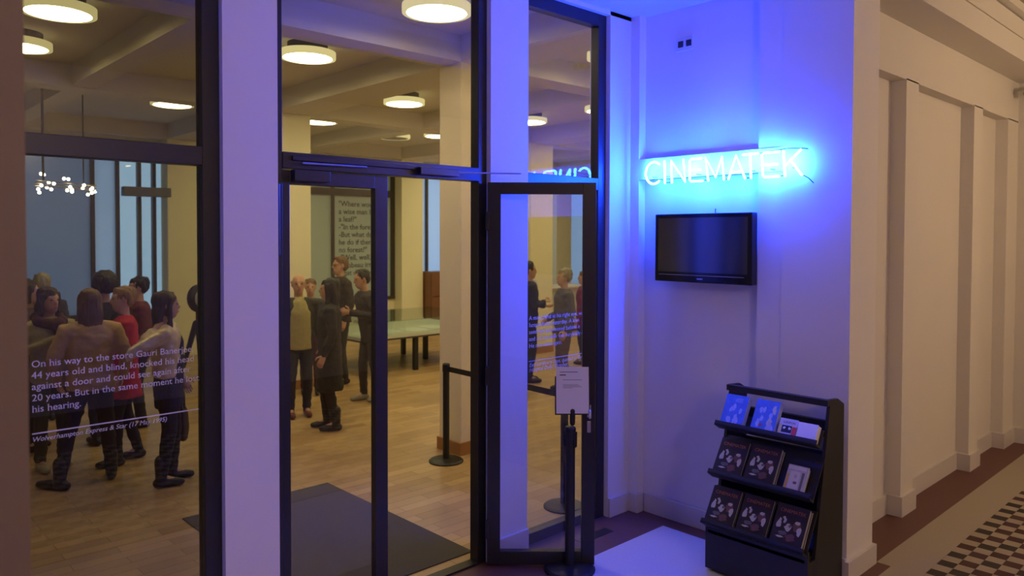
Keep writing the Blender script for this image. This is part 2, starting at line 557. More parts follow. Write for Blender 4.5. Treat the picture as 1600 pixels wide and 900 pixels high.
LH = 2.498
dl, bl = leaf('door_2', 0.70, LH, (1.80, YF + .03), 0, False)
bl('door_closer', FRAME, .09, .30, -.075, -.025, 2.44, 2.50)
MB().tube([(.14, -.07, 2.535), (.54, -.05, 2.54)], .006, 6).build('closer_arm', METAL, dl, world=False)
bl('slide_rail', FRAME, .09, .88, -.052, -.038, 2.548, 2.575)
ang = math.atan2(3.205 - 3.68, 3.75 - 3.235)
dr, br_ = leaf('door_3', 0.70, LH, (3.235, 3.675), ang, False)
br_('lever_plate', METAL, .647, .672, -.032, -.025, .98, 1.06)
br_('keyhole_plate', METAL, .647, .672, -.032, -.025, .88, .955)
MB().tube([(.66, -.03, 1.03), (.66, -.07, 1.03), (.66, -.075, .99)], .010, 8).build('lever', METAL, dr, world=False, smooth=True)
br_('edge_strip', METAL, .699, .702, -.01, .01, .9, 1.2)
m = MB(); m.tube([(2.99, 3.69, 2.547), (3.36, 3.50, 2.552)], .006, 6)
m.build('closer_arm', METAL, d1)
bx('door_closer', FRAME, d1, 2.70, 3.0, YF - .05, YF - .006, 2.52, 2.565, bevel=.004)
m = MB(); m.tube([(1.815, 3.712, 2.05), (1.815, 3.712, 2.42)], .009, 8); m.build('hinge_rod', FRAME, d1)

# ------------------------------------------------------------------ hall shell
def strip(mb, x0, x1, y0, y1, z0, z1): mb.box(x0, x1, y0, y1, z0, z1)
YB = 14.1
m = MB()
m.box(-3.2, 20.2, YB, YB + .25, 0, .75); m.box(-3.2, 20.2, YB, YB + .25, 3.78, 4.2)
m.box(5.2, 5.3, YB, YB + .25, .7, 3.8); m.box(19.8, 20.2, YB, YB + .25, .7, 3.8)
m.build('wall_back', CREAM, **st)
bx('wall_left', CREAM, None, -3.4, -3.2, 3.7, 14.4, 0, 4.2, kind='structure')
bx('wall_right', CREAM, None, 20.2, 20.4, 3.7, 14.4, 0, 4.2, kind='structure')
m = MB()
m.box(-3.4, 20.4, 3.7, 14.4, 4.1, 4.25)
for y0, y1 in ((5.71, 6.05), (9.76, 10.10), (13.8, 14.14)):
    m.box(-3.4, 20.4, y0, y1, 3.84, 4.12)
for x0, x1 in ((-.27, .31), (4.68, 5.26), (9.63, 10.21), (14.58, 15.16)):
    m.box(x0, x1, 3.9, 14.2, 3.842, 4.12)
for x0, x1 in ((2.27, 2.52), (7.22, 7.47), (12.17, 12.42)):
    m.box(x0, x1, 3.9, 14.2, 3.86, 4.12)
m.build('ceiling_hall', CEIL, **st)

for X, Y in ((4.68, 5.71), (4.68, 9.76), (9.63, 9.76), (4.68, 13.8), (9.63, 13.8), (14.58, 13.8), (14.58, 9.76), (9.63, 5.71), (-.27, 9.76), (-.27, 13.8)):
    near_col = Y < 6
    c = MB().box(X, X + .58, Y, Y + .34, 0, 3.85).build('pillar', PIL if near_col else CREAM, bevel=.008)
    c['kind'] = 'structure'
    if (X, Y) in ((4.68, 5.71), (4.68, 9.76), (9.63, 9.76)):
        m = MB(); m.box(X - .02, X + .60, Y - .02, Y + .36, 0, .125)
        m.build('skirting', WOODB, c, bevel=.004)
sk = MB().box(4.83, 4.905, 5.70, 5.712, .25, .325).build('wall_socket', mat('socket_white', (.7, .68, .66), .4), None, bevel=.003)
tag(sk, 'small white power socket on the near hall pillar', 'socket')
MB().lathe([(.021, 0), (.021, .004)], (0, 0, 0), 16).build('socket_face', INK, sk, world=False).matrix_local = Matrix.Translation((4.867, 5.699, .2875)) @ Matrix.Rotation(math.pi / 2, 4, 'X')

# back wall glazing
FRO_G = frosted('frosted_green', (.40, .46, .38), (.10, .14, .14))
FRO_B = frosted('frosted_blue', (.22, .27, .34), (.62, .66, .72))
FRO_S = frosted('frosted_smoke', (.15, .17, .20), (.34, .40, .48))
HF = mat('hall_frame', (.055, .045, .04), .5)
def back_window(n, x0, x1, mull, panes, trans=None):
    w = empty('window_%d' % n, ((x0 + x1) / 2, YB, .75), kind='structure')
    xs = [x0] + mull + [x1]
    for i, x in enumerate(xs):
        wd = .06 if 0 < i < len(xs) - 1 else .09
        xa = x if i == 0 else (x - wd if i == len(xs) - 1 else x - wd / 2)
        bx('mullion', HF, w, xa, xa + wd, YB - .04, YB + .06, .75, 3.78)
    bx('sill_bar', HF, w, x0, x1, YB - .045, YB + .06, .75, .82)
    bx('head_bar', HF, w, x0, x1, YB - .04, YB + .06, 3.72, 3.78)
    if trans:
        bx('transom', HF, w, x0, x1, YB - .042, YB + .06, *trans)
    for i in range(len(xs) - 1):
        bx('pane', panes[i], w, xs[i], xs[i + 1], YB + .01, YB + .02, .8, 3.75)
    return w
back_window(3, 0.31, 4.68 + .3, [2.0, 3.565, 3.952, 4.302, 4.547, 4.76], [FRO_S, FRO_S, FRO_B, GLASS, GLASS, GLASS, FRO_B])
w4 = back_window(4, 5.3, 9.63, [6.6, 8.09], [FRO_G, FRO_G, FRO_G], (3.0, 3.15))
lettering('lettering', ['"Where would', 'a wise man hide', 'a leaf?"', '-"In the forest.', '-But what does', 'he do if there is', 'no forest?"',
          '-"Well, well,"', 'Flambeau irritably,', 'what does he'], lambda u, v: Vector((8.24 + u, YB + .006, 2.78 + v)), INK, w4, .165, .1625, bold=.008, width=.95, ref=0)
back_window(5, 10.21, 14.58, [10.52, 11.0, 12.5], [FRO_B, FRO_B, FRO_G, FRO_B])
back_window(7, -3.2, -.27, [-1.7], [FRO_S, FRO_S])
back_window(6, 15.0, 19.8, [15.33, 16.6, 18.2], [FRO_S, FRO_B, FRO_B, FRO_B])
bx('blind_box', mat('blind_grey', (.13, .135, .15), .5), None, 3.97, 4.74, 13.78, 13.95, 2.82, 2.98, bevel=.01)
tag(bpy.data.objects['blind_box'], 'grey horizontal blind box across the tall blue window panes', 'blind box')

# ------------------------------------------------------------------ ceiling lamps
RIM = emis('lamp_rim', (1.0, .84, .36), .75)      # opal acrylic edge, glows softly
DARKR = mat('lamp_spacer', (.05, .045, .04), .6)
OFFD = mat('lamp_off', (.30, .28, .24), .4)
def lamp_tree(lit=True):
    t = empty('ceiling_lamp')
    MB().lathe([(.20, 0.035), (.20, .125)], (0, 0, 0), 32).build('spacer', DARKR, t, world=False)
    MB().lathe([(.255, -.030), (.28, -.030), (.28, .035), (.20, .036)], (0, 0, 0), 40).build('rim', RIM, t, world=False, smooth=False)
    MB().lathe([(.05, -.036), (.20, -.034), (.254, -.029), (.254, -.02), (.1, -.019)], (0, 0, 0), 40).build('diffuser', LAMPE if lit else OFFD, t, world=False)
    return t
GL = 'disc lamps on the hall ceiling'
spots = []
for i, x in enumerate((1.55, 3.77, 6.03, 8.43, 10.7, 12.75)):
    for j, y in enumerate((4.91, 7.05, 8.58, 10.9, 12.6)):
        spots.append((x, y)) if (x, y) not in ((1.55, 4.91), (1.55, 12.6), (3.77, 12.6), (1.55, 10.9)) else None
lamp0 = lamp_tree()
first = True
lab = {(3.77, 4.91): 'large round disc lamp behind the fanlight above the glass double door',
       (3.77, 7.05): 'round disc lamp with greenish rim, second bay behind the door fanlight',
       (6.03, 8.58): 'round disc lamp with dark collar beside the near hall pillar top',
       (1.55, 7.05): 'wide round disc lamp seen through the upper pane of the quotation window'}
for (x, y) in spots:
    if (x, y) in ((8.43, 12.6),): continue
    o = lamp0 if first else copy_tree(lamp0)
    first = False
    o.location = (x, y, 3.98)
    tag(o, lab.get((x, y), 'lit round disc lamp in a row on the coffered hall ceiling'), 'ceiling lamp', GL)
o = lamp_tree(False); o.location = (8.0, 11.68, 3.98)
tag(o, 'unlit dark round disc lamp among lit ones on the hall ceiling', 'ceiling lamp', GL)

# added globes, out of view, that supply warm fill light to corridor and niche
for x, y, gr, lb in ((7.6, -1.0, .19, 'added unseen globe fill light in the corridor facing the panelled wall'), (1.3, -1.8, .165, 'added unseen globe fill light in the corridor facing the glass door')):
    t = empty('fill_globe', (x, y, 3.2), label=lb, cat='fill light', group='added corridor fill lights')
    MB().ball((x, y, 3.35), gr, 20).build('globe', GLOBE, t, smooth=True)
    MB().tube([(x, y, 3.35 + gr), (x, y, 4.19)], .01, 6).build('rod', METAL, t)
    MB().lathe([(.06, 0), (.05, .03)], (x, y, 4.165), 16).build('ceiling_rose', METAL, t)

# chandelier of small bulbs
ch = empty('chandelier', (2.36, 10.5, 2.7), label='chandelier of many small bulbs hanging in front of the grey window', cat='chandelier')
m = MB()
m.tube([(2.126, 10.5, 2.82), (2.126, 10.5, 4.1)], .014, 6)
m.tube([(2.56, 10.5, 2.76), (2.56, 10.5, 4.1)], .008, 6)
m.build('rod', BLACK, ch)
BAR = mat('brass_bar', (.45, .36, .2), .35, metal=.8)
for z in (2.80, 2.765, 2.735):
    MB().tube([(2.04, 10.5, z + .01), (2.70, 10.5, z - .03)], .007, 6).build('arm', BAR, ch)
for x, z in ((2.115, 2.89), (2.14, 2.88), (2.36, 2.845), (2.40, 2.84), (2.10, 2.745), (2.07, 2.70), (2.08, 2.66), (2.20, 2.79), (2.22, 2.77), (2.18, 2.73), (2.19, 2.70), (2.40, 2.74), (2.42, 2.71), (2.45, 2.69),
             (2.38, 2.70), (2.56, 2.77), (2.57, 2.74), (2.63, 2.72), (2.65, 2.68), (2.66, 2.74), (2.70, 2.70), (2.62, 2.66)):
    b_ = MB().ball((x, 10.5 + random.uniform(-.1, .1), z), .019, 8).build('bulb', BULB, ch, smooth=True)

# ------------------------------------------------------------------ neon sign
ns_ = empty('neon_sign', (4.66, 2.87, 2.55), label='glowing blue-white neon sign in thin capital letters on the niche wall', cat='neon sign')
ZB, ZT = 2.548, 2.708
zm = (ZB + ZT) / 2
def arc(cy, cz, ry, rz, a0, a1, n=14):
    return [(cy - ry * math.cos(math.radians(a0 + (a1 - a0) * i / n)), cz + rz * math.sin(math.radians(a0 + (a1 - a0) * i / n))) for i in range(n + 1)]
L = []
# (Y, z); Y falls as the letters run on
L.append([arc(3.412, zm, .074, .082, 50, 310, 18)])
L.append([[(3.316, ZT), (3.312, ZB)]])
L.append([[(3.250, ZB), (3.258, ZT), (3.135, ZB), (3.152, ZT)]])
L.append([[(3.0, ZT), (3.085, ZT), (3.097, ZT - .012), (3.097, ZB + .012), (3.085, ZB), (2.99, ZB)], [(3.097, zm), (3.008, zm)]])
L.append([[(2.945, ZB), (2.968, ZT), (2.885, ZB + .02), (2.838, ZT), (2.820, ZB)]])
L.append([[(2.785, ZB), (2.729, ZT), (2.660, ZB)], [(2.765, ZB + .045), (2.682, ZB + .045)]])
L.append([[(2.678, ZT), (2.566, ZT)], [(2.621, ZT), (2.613, ZB)]])
L.append([[(2.418, ZT), (2.524, ZT), (2.537, ZT - .012), (2.530, ZB + .012), (2.518, ZB), (2.416, ZB)], [(2.535, zm), (2.425, zm)]])
L.append([[(2.386, ZT), (2.374, ZB)], [(2.268, ZT), (2.372, zm - .015)], [(2.335, zm + .02), (2.258, ZB)]])
CLIP = mat('glass_clip', (.25, .3, .35), .3)
for strokes in L:
    m = MB()
    for k, s_ in enumerate(strokes):
        m.tube([(4.66 - .004 * k, y, z) for y, z in s_], .0072, 8)
    lt = m.build('letter', NEON, ns_, smooth=True)
    ys = [p[0] for s_ in strokes for p in s_]
    yc = (min(ys) + max(ys)) / 2
    MB().tube([(4.662, yc, ZB + .05), (XN if yc > 2.424 else XN, yc, ZB + .05)], .004, 6).build('standoff', CLIP, lt)
for a, b in ((3.31, 3.255), (2.99, 2.945), (2.82, 2.785), (2.66, 2.613), (2.416, 2.374)):
    MB().tube([(4.668, a, ZB + .002), (4.668, b, ZB + .002)], .0035, 6).build('link_wire', BLACK, ns_)
MB().tube([(4.67, 2.56, ZT + .002), (4.66, 2.45, ZT + .01), (4.67, 2.37, ZT + .018), (4.69, 2.29, ZT + .016), (4.715, 2.25, ZT + .01)], .003, 6).build('cable', BLACK, ns_)
MB().tube([(4.66, 2.255, ZB), (4.69, 2.23, ZB - .02), (4.715, 2.21, ZB - .05)], .003, 6).build('cable', BLACK, ns_)

# ------------------------------------------------------------------ television
tv = empty('television', (4.69, 3.0, 1.82), label='black flat screen television mounted on the wall below the neon sign', cat='television')
m = MB(); m.box(4.66, 4.735, 2.604, 3.398, 1.822, 2.318)
m.build('casing', BLACKG, tv, bevel=.008)
TVS = mat('tv_screen', (.004, .004, .008), .16)
TVS.node_tree.nodes['Principled BSDF'].inputs['IOR'].default_value = 2.3
bx('screen', TVS, tv, 4.6585, 4.664, 2.635, 3.367, 1.895, 2.288)
bx('trim_line', mat('tv_line', (.35, .35, .4), .3), tv, 4.658, 4.664, 2.66, 3.36, 1.872, 1.8755)
bx('logo', METAL, tv, 4.658, 4.664, 2.985, 3.03, 1.846, 1.8525)
bx('wall_mount', BLACK, tv, 4.735, XR, 2.85, 3.15, 1.95, 2.2, bevel=.003)
MB().tube([(4.79, 2.965, 2.30), (4.79, 2.965, 2.352)], .003, 6).build('hook_wire', BLACK, tv)

sock = empty('socket_plate', (XR, 3.24, 3.57), label='double square socket plate high on the blue niche wall', cat='socket')
bx('plate', mat('plate_white', (.7, .7, .7), .4), sock, XR - .012, XR, 3.165, 3.315, 3.53, 3.635, bevel=.003)
for y in (3.27, 3.20):
    bx('socket_insert', INK, sock, XR - .018, XR - .01, y - .022, y + .022, 3.558, 3.604, bevel=.002)

# ------------------------------------------------------------------ magazine rack
rk = empty('magazine_rack', (4.45, 2.33, 0), label='black stepped magazine rack against the niche wall', cat='rack')
RB = mat('rack_black', (.016, .015, .017), .5, .1, 5.0)
Y0, Y1 = 1.985, 2.665
XZ = lambda u, v, a: Vector((u, a, v))
side = [(4.32, 0), (4.69, 0), (4.69, 1.12), (4.60, 1.165), (4.50, 1.172), (4.315, .25)]
MB().prism(side, Y0, Y0 + .02, XZ).build('side_panel', RB, rk)
MB().prism(side, Y1 - .02, Y1, XZ).build('side_panel', RB, rk)
bx('base_front', RB, rk, 4.222, 4.242, Y0, Y1, .02, .318)
bx('base_top', RB, rk, 4.222, 4.66, Y0 + .02, Y1 - .02, .25, .27)
bx('base_end', RB, rk, 4.242, 4.32, Y0, Y0 + .018, .02, .25)
bx('base_end', RB, rk, 4.242, 4.32, Y1 - .018, Y1, .02, .25)
bx('plinth', RB, rk, 4.25, 4.66, Y0 + .03, Y1 - .03, 0, .02)
bx('top_bar', RB, rk, 4.46, 4.50, Y0, Y1, 1.135, 1.172)
bx('back_board', RB, rk, 4.665, 4.685, Y0 + .02, Y1 - .02, .02, .80)
tiers = [((4.322, .938), (4.445, 1.02), 1.16), ((4.245, .638), (4.40, .70), .872), ((4.167, .336), (4.31, .40), .556)]
TI = []
for k, ((lx, lz), top, tz) in enumerate([((4.322, .938), 0, 1.0), ((4.245, .638), 0, .875), ((4.167, .336), 0, .558)]):
    # sloping board from lip to upper back, floor ledge, front lip
    tx = (4.45, 4.40, 4.305)[k]
    bz = (1.165, .875, .556)[k]
    d = Vector((tx - lx, 0, bz - lz)); Ln = d.length; d.normalize()
    n = Vector((-d.z, 0, d.x))              # outward (towards the viewer / up)
    if k == 0: Lb = .10
    else: Lb = Ln
    off = .058                                # ledge depth
    A = Vector((lx, 0, lz)) - n * off         # foot of the board
    def P2(u, w, A=A, d=d, n=n): 
        p = A + d * u + n * w
        return (p.x, p.z)
    poly = [P2(-.0, -.006), P2(Lb, -.006), P2(Lb, .006), P2(0, .006)]
    MB().prism(poly, Y0 + .004, Y1 - .004, XZ).build('sloping_board', RB, rk)
    poly = [P2(-.012, -.006), P2(0.0, -.006), P2(0.0, off + .008), P2(-.012, off + .008)]
    MB().prism(poly, Y0 + .002, Y1 - .002, XZ).build('ledge', RB, rk)
    poly = [P2(-.012, off), P2(.02, off), P2(.02, off + .008), P2(-.012, off + .008)]
    MB().prism(poly, Y0 + .002, Y1 - .002, XZ).build('lip', RB, rk)
    TI.append((A, d, n, off))
bx('back_rail', RB, rk, 4.655, 4.69, Y0 + .02, Y1 - .02, .90, 1.0)

MAGC = mat('magazine_cover', (.030, .022, .026), .35, .2, 30)
MAGT = mat('magazine_title', (.55, .16, .045), .5)
MG1, MG2, MG3 = mat('print_white', (.55, .53, .52), .5, .25, 60), mat('print_mauve', (.16, .07, .075), .5, .25, 60), mat('print_grey', (.14, .13, .15), .5, .3, 50)
BLUEC = mat('blue_cover', (.10, .22, .62), .3, .35, 26)
BLUE2 = mat('blue_pale', (.42, .50, .75), .35, .2, 30)
def on_tier(k, yc, w, h, w0, w1, name, cover, label, cat, group, tilt=0.0):
    """book lying on tier k; yc centre, w0..w1 distance above board"""
    A, d, n, off = TI[k]
    base = Vector((A.x, yc, A.z))
    t = empty(name, base, label=label, cat=cat, group=group)
    def P(u, v, wz): return base + Vector((0, -u, 0)) + d * (v + .002) + n * wz   # u along the shelf, v up the slope
    def slab(nm, m_, u0, u1, v0, v1, a, b, par=t):
        vs = [P(u, v, q) for q in (a, b) for v in (v0, v1) for u in (u0, u1)]
        return MB().add(vs, [(0, 2, 3, 1), (4, 5, 7, 6), (0, 1, 5, 4), (2, 6, 7, 3), (0, 4, 6, 2), (1, 3, 7, 5)]).build(nm, m_, par)
    slab('page_block', PAPER, -w / 2 + .002, w / 2 - .002, .002, h - .002, w0 + .0008, w1 - .0008)
    cv = slab('cover', cover, -w / 2, w / 2, 0, h, w1 - .0008, w1)
    slab('back_cover', cover, -w / 2, w / 2, 0, h, w0, w0 + .0008)
    slab('spine', cover, -w / 2 - .0008, -w / 2 + .0012, 0, h, w0, w1)
    return t, cv, P

def blob(c, rx, ry, seed, n=14):
    rr = random.Random(seed)
    return [(c[0] + rx * math.cos(2 * math.pi * i / n) * rr.uniform(.65, 1.2), c[1] + ry * math.sin(2 * math.pi * i / n) * rr.uniform(.65, 1.2)) for i in range(n)]
def print_on(cv, P, w1, items):
    m = MB()
    for poly, mm, lift in items:
        m.use(mm).add([P(u, v, w1 + .0002 + lift) for u, v in poly], [tuple(range(len(poly)))])
    me = bpy.data.meshes.new('cover_print')
    me.from_pydata(m.v, [], m.f)
    for mm in m.mats: me.materials.append(mm)
    me.polygons.foreach_set('material_index', m.mi)
    return link('cover_print', me, cv)

def magazine(k, yc, label, stack=3, th=.012):
    w, h = .198, .245
    for q in range(stack - 1):
        on_tier(k, yc - .004 * (q % 2), w, h - .004, .007 + q * th, .007 + (q + 1) * th - .0006, 'magazine', MAGC,
                'dark magazine stacked behind a front copy on the %s tier' % ('top', 'middle', 'bottom')[k], 'magazine', 'magazines behind the front copies, %s tier' % ('top', 'middle', 'bottom')[k])
    w0 = .007 + (stack - 1) * th
    t, cv, P = on_tier(k, yc, w, h, w0, w0 + th - .0006, 'magazine', MAGC, label, 'magazine', 'magazines with orange title')
    w1 = w0 + th - .0006
    it = []
    s = 11
    it += [(blob((-.062, .125), .018, .034, s), MG1, 0), (blob((-.040, .150), .017, .022, s + 1), MG1, .0001), (blob((-.048, .142), .008, .026, s + 2), MAGC, .0002),
           (blob((-.005, .112), .024, .024, s + 3), MG1, 0), (blob((.004, .122), .010, .010, s + 4), MG3, .0002),
           (blob((.046, .128), .026, .034, s + 5), MG2, 0), (blob((.044, .150), .016, .012, s + 6), MG1, .0001), (blob((.064, .105), .016, .028, s + 7), MG1, .0001),
           (blob((-.035, .075), .030, .014, s + 8), MG3, 0), (blob((-.045, .050), .024, .006, s + 9), MG1, 0), (blob((.02, .058), .03, .026, s + 10), MG2, 0)]
    print_on(cv, P, w1, it)
    lettering('title', ['CINEMATEK'], lambda u, v: P(-.078 + u, .198 + v, w1 + .0003), MAGT, cv, .034, .03, serif=False, bold=-.004, width=.158)
    return t
on2 = 'on the middle tier'
magazine(1, 2.548, 'dark magazine with orange title on the middle tier, at the end away from the leaflets')
magazine(1, 2.325, 'dark magazine with orange title on the middle tier, beside the leaflets', 4)
magazine(2, 2.555, 'dark magazine with orange title on the bottom tier, below the middle tier pair\'s far copy')
magazine(2, 2.335, 'dark magazine with orange title in the centre of the bottom tier')
magazine(2, 2.105, 'dark magazine with orange title on the bottom tier below the leaflets', 4)

for yc, lb, h, sd in ((2.56, 'thick blue book on the top tier at the end away from the white block', .212, 3), (2.345, 'thick blue book with pale figure on the top tier beside the small red booklet', .212, 9)):
    for q in range(2):
        on_tier(0, yc, .158, h - .003, .007 + q * .014, .007 + (q + 1) * .014 - .0006, 'book', BLUEC, 'blue book stacked behind a front copy on the top tier', 'book', 'blue books behind the front copies')
    t, cv, P = on_tier(0, yc, .158, h, .035, .0484, 'book', BLUEC, lb, 'book', 'blue books')
    it = [(blob((random.uniform(-.06, .06), random.uniform(.02, .15)), .012, .022, sd + i), BLUE2, .0001 * (i % 3)) for i in range(9)]
    if sd == 9: it += [(blob((.05, .155), .014, .034, 71), MG1, .0004), (blob((.035, .07), .018, .03, 72), MG1, .0004), (blob((-.02, .05), .012, .010, 73), mat('print_red', (.5, .08, .07), .5), .0004)]
    else: it += [([(u0, v0), (u0 + .05, v0), (u0 + .05, v0 + .004), (u0, v0 + .004)], BLUE2, .0004) for u0, v0 in ((-.005, .185), (-.01, .175), (-.008, .165))]
    print_on(cv, P, .0484, it)
YEL, REDC, NAVY = mat('print_yellow', (.75, .62, .22), .5), mat('print_red2', (.62, .06, .06), .5), mat('print_navy', (.01, .015, .05), .5)
t, cv, P = on_tier(0, 2.185, .115, .118, .007, .05, 'booklet', mat('booklet_cover', (.62, .60, .70), .5), 'small red and yellow booklet with navy title on the top tier', 'booklet', None)
print_on(cv, P, .05, [([(-.0575, 0), (.0575, 0), (.0575, .022), (-.0575, .022)], YEL, 0), ([(.028, .0), (.0575, .0), (.0575, .072), (.028, .072)], REDC, .0001),
         ([(-.0575, .022), (-.04, .022), (-.04, .08), (-.0575, .08)], YEL, 0), ([(-.038, .03), (.026, .03), (.026, .075), (-.038, .075)], NAVY, .0002),
         (blob((-.022, .058), .009, .009, 5), PAPER, .0004), (blob((.012, .058), .009, .009, 6), PAPER, .0004)])
lettering('title', ['ILENFON'], lambda u, v: P(-.035 + u, .088 + v, .0504), NAVY, cv, .03, .03, serif=False, bold=.01, width=.075)
t, cv, P = on_tier(0, 2.063, .120, .112, .007, .052, 'paper_block', PAPER, 'white block of blank leaflets at the end of the top tier', 'paper block', None)
LEAF = mat('leaflet', (.50, .48, .56), .5, .2, 40)
for q in range(3):
    on_tier(1, 2.108 - .004 * q, .122, .165 - .002 * q, .007 + q * .013, .007 + (q + 1) * .013 - .0006, 'leaflet', LEAF, 'pale leaflet stacked behind the patterned one on the middle tier', 'leaflet', 'leaflets behind the front one')
t, cv, P = on_tier(1, 2.098, .125, .168, .046, .056, 'leaflet', LEAF, 'pale patterned leaflet with yellow edge on the middle tier', 'leaflet', None)
LY, LG = mat('leaf_yellow', (.75, .42, .08), .5), mat('leaf_white', (.66, .64, .68), .5)
print_on(cv, P, .056, [([(-.06, 0), (.03, 0), (.03, .02), (-.06, .02)], LY, 0), ([(-.06, .02), (-.045, .02), (-.045, .11), (-.06, .11)], LY, 0), ([(-.04, .025), (.02, .025), (.02, .13), (-.04, .13)], LG, .0001),
         ([(-.06, .142), (.05, .142), (.05, .162), (-.06, .162)], LG, 0), (blob((-.005, .10), .012, .014, 31), LEAF, .0002), (blob((.0, .06), .014, .01, 32), MG3, .0002), ([(.03, .01), (.045, .01), (.045, .13), (.03, .13)], MG3, .0001)])

# ------------------------------------------------------------------ stanchions
def stanchion(loc, label, top=.94):
    t = empty('stanchion', (*loc, 0), label=label, cat='stanchion')
    MB().lathe([(.165, 0), (.165, .012), (.15, .022), (.04, .034)], (0, 0, 0), 36).build('base', BLACK, t, world=False)
    MB().lathe([(.0315, .03), (.0315, top - .08)], (0, 0, 0), 20).build('post', BLACK, t, world=False, smooth=False)
    MB().lathe([(.0335, top - .08), (.036, top - .075), (.036, top - .01), (.03, top)], (0, 0, 0), 20).build('head', BLACK, t, world=False)
    return t
s1 = stanchion((4.455, 5.655), 'black belt stanchion standing beside the near hall pillar')
s2 = stanchion((4.39, 4.06), 'black belt stanchion behind the fixed glass pane')
bt = MB()
bt.add([(4.452, 5.617, .865), (4.452, 5.617, .915), (4.393, 4.098, .915), (4.393, 4.098, .865), (4.455, 5.617, .865), (4.455, 5.617, .915), (4.396, 4.098, .915), (4.396, 4.098, .865)],
       [(0, 1, 2, 3), (4, 7, 6, 5), (0, 4, 5, 1), (2, 6, 7, 3), (1, 5, 6, 2), (0, 3, 7, 4)])
tag(bt.build('stanchion_belt', BLACK), 'black retractable belt stretched between two stanchions behind the glass', 'belt')
s3 = stanchion((3.582, 3.262), 'black stanchion with an a4 notice frame in front of the open door leaf', .93)
for a in range(4):
    R = Matrix.Rotation(a * math.pi / 2 + .3, 4, 'Z')
    MB().box(-.014, .014, .031, .043, .80, .90, R=R).build('belt_slot', BLACK, s3, world=False, bevel=.003)
hold = empty('notice_frame', (3.59, 3.25, .95), math.radians(-43.2 + 1), label='black a4 holder with a printed white notice on the niche stanchion', cat='notice')
MB().tube([(0, .01, .001), (0, .01, .08)], .018, 10).build('neck', BLACK, hold, world=False)
Rt = Matrix.Rotation(math.radians(-6), 4, 'X')
MB().box(-.113, .113, -.006, .006, .055, .30, R=Rt).build('holder', BLACK, hold, world=False, bevel=.003)
MB().box(-.105, .105, -.0085, -.0065, .064, .361, R=Rt).build('paper', PAPER, hold, world=False)
m = MB()
for (u0, u1, v, h) in ((-.082, .035, .326, .005), (-.082, -.042, .305, .009), (-.062, .062, .277, .003), (-.062, .04, .247, .0022), (-.062, .05, .240, .0022), (-.062, .06, .233, .0022), (-.062, .0, .226, .0022)):
    m.box(u0, u1, -.0092, -.0084, v, v + h, R=Rt)
m.build('print_lines', mat('print_soft', (.22, .20, .24), .7), hold, world=False)

# ------------------------------------------------------------------ hall furniture, mat
mt = MB().box(2.07, 3.30, 3.90, 5.85, 0, .008).build('doormat', mat('mat_grey', (.085, .075, .068), .95, .12, 200, .5, bscale=400), None, bevel=.003)
tag(mt, 'dark grey entrance mat on the parquet inside the door', 'doormat')

dc = empty('display_case', (7.3, 10.6, 0), label='low glass topped display case on dark legs in the hall', cat='display case')
bx('case_floor', mat('case_white', (.62, .62, .55), .4), dc, 6.15, 8.6, 9.85, 11.45, .55, .60)
bx('edge_rail', HF, dc, 6.14, 8.61, 9.83, 11.47, .53, .555)
CG = glass('case_glass', (.90, .95, .92), .09)
for q in ((6.15, 8.6, 9.85, 9.856), (6.15, 8.6, 11.444, 11.45), (6.15, 6.156, 9.856, 11.444), (8.594, 8.6, 9.856, 11.444)):
    bx('glass_side', CG, dc, *q, .60, .82)
bx('glass_top', CG, dc, 6.15, 8.6, 9.85, 11.45, .82, .827)
for x, y in ((6.56, 9.92), (7.17, 9.90), (7.93, 10.65), (7.96, 11.36), (6.5, 11.36), (8.45, 9.92)):
    bx('leg', BLACK, dc, x - .035, x + .035, y - .035, y + .035, 0, .54)
for i in range(5):
    sh = bx('exhibit_sheet', PAPER, None, 6.3 + i * .46, 6.66 + i * .46, 10.0 + .1 * (i % 2), 10.5 + .1 * (i % 2), .6015, .6035)
    tag(sh, 'pale paper sheet lying inside the glass display case', 'paper sheet', 'sheets in the display case')

CAB = mat('cabinet_wood', (.20, .09, .05), .45, .12, 5)
cb = empty('cabinet', (10.9, 13.75, 0), label='brown wooden cabinet below the blue window at the hall end', cat='cabinet')
bx('carcass', CAB, cb, 10.24, 11.6, 13.55, 13.95, .04, 1.35)
for x in (10.25, 10.71, 11.17):
    for z0, z1 in ((.06, .78), (.80, 1.33)):
        d_ = bx('door', CAB, cb, x, x + .43, 13.53, 13.55, z0, z1, bevel=.004)
        bx('handle', METAL, d_, x + .38, x + .395, 13.51, 13.53, (z0 + z1) / 2 - .05, (z0 + z1) / 2 + .05)
bx('plinth', BLACK, cb, 10.26, 11.58, 13.57, 13.94, 0, .04)

# counter behind the two men in the fixed pane
ct = empty('counter', (12.0, 12.0, 0), label='pale reception counter behind the two talking men', cat='counter')
CTW = mat('counter_white', (.60, .57, .50), .5)
bx('top', CTW, ct, 11.2, 13.6, 11.5, 12.3, .98, 1.02, bevel=.004)
for i in range(4):
    bx('front_panel', CTW, ct, 11.25 + i * .575, 11.815 + i * .575, 11.58, 11.60, .06, .98, bevel=.004)
bx('body', HF, ct, 11.25, 13.55, 11.6, 12.25, 0, .98)

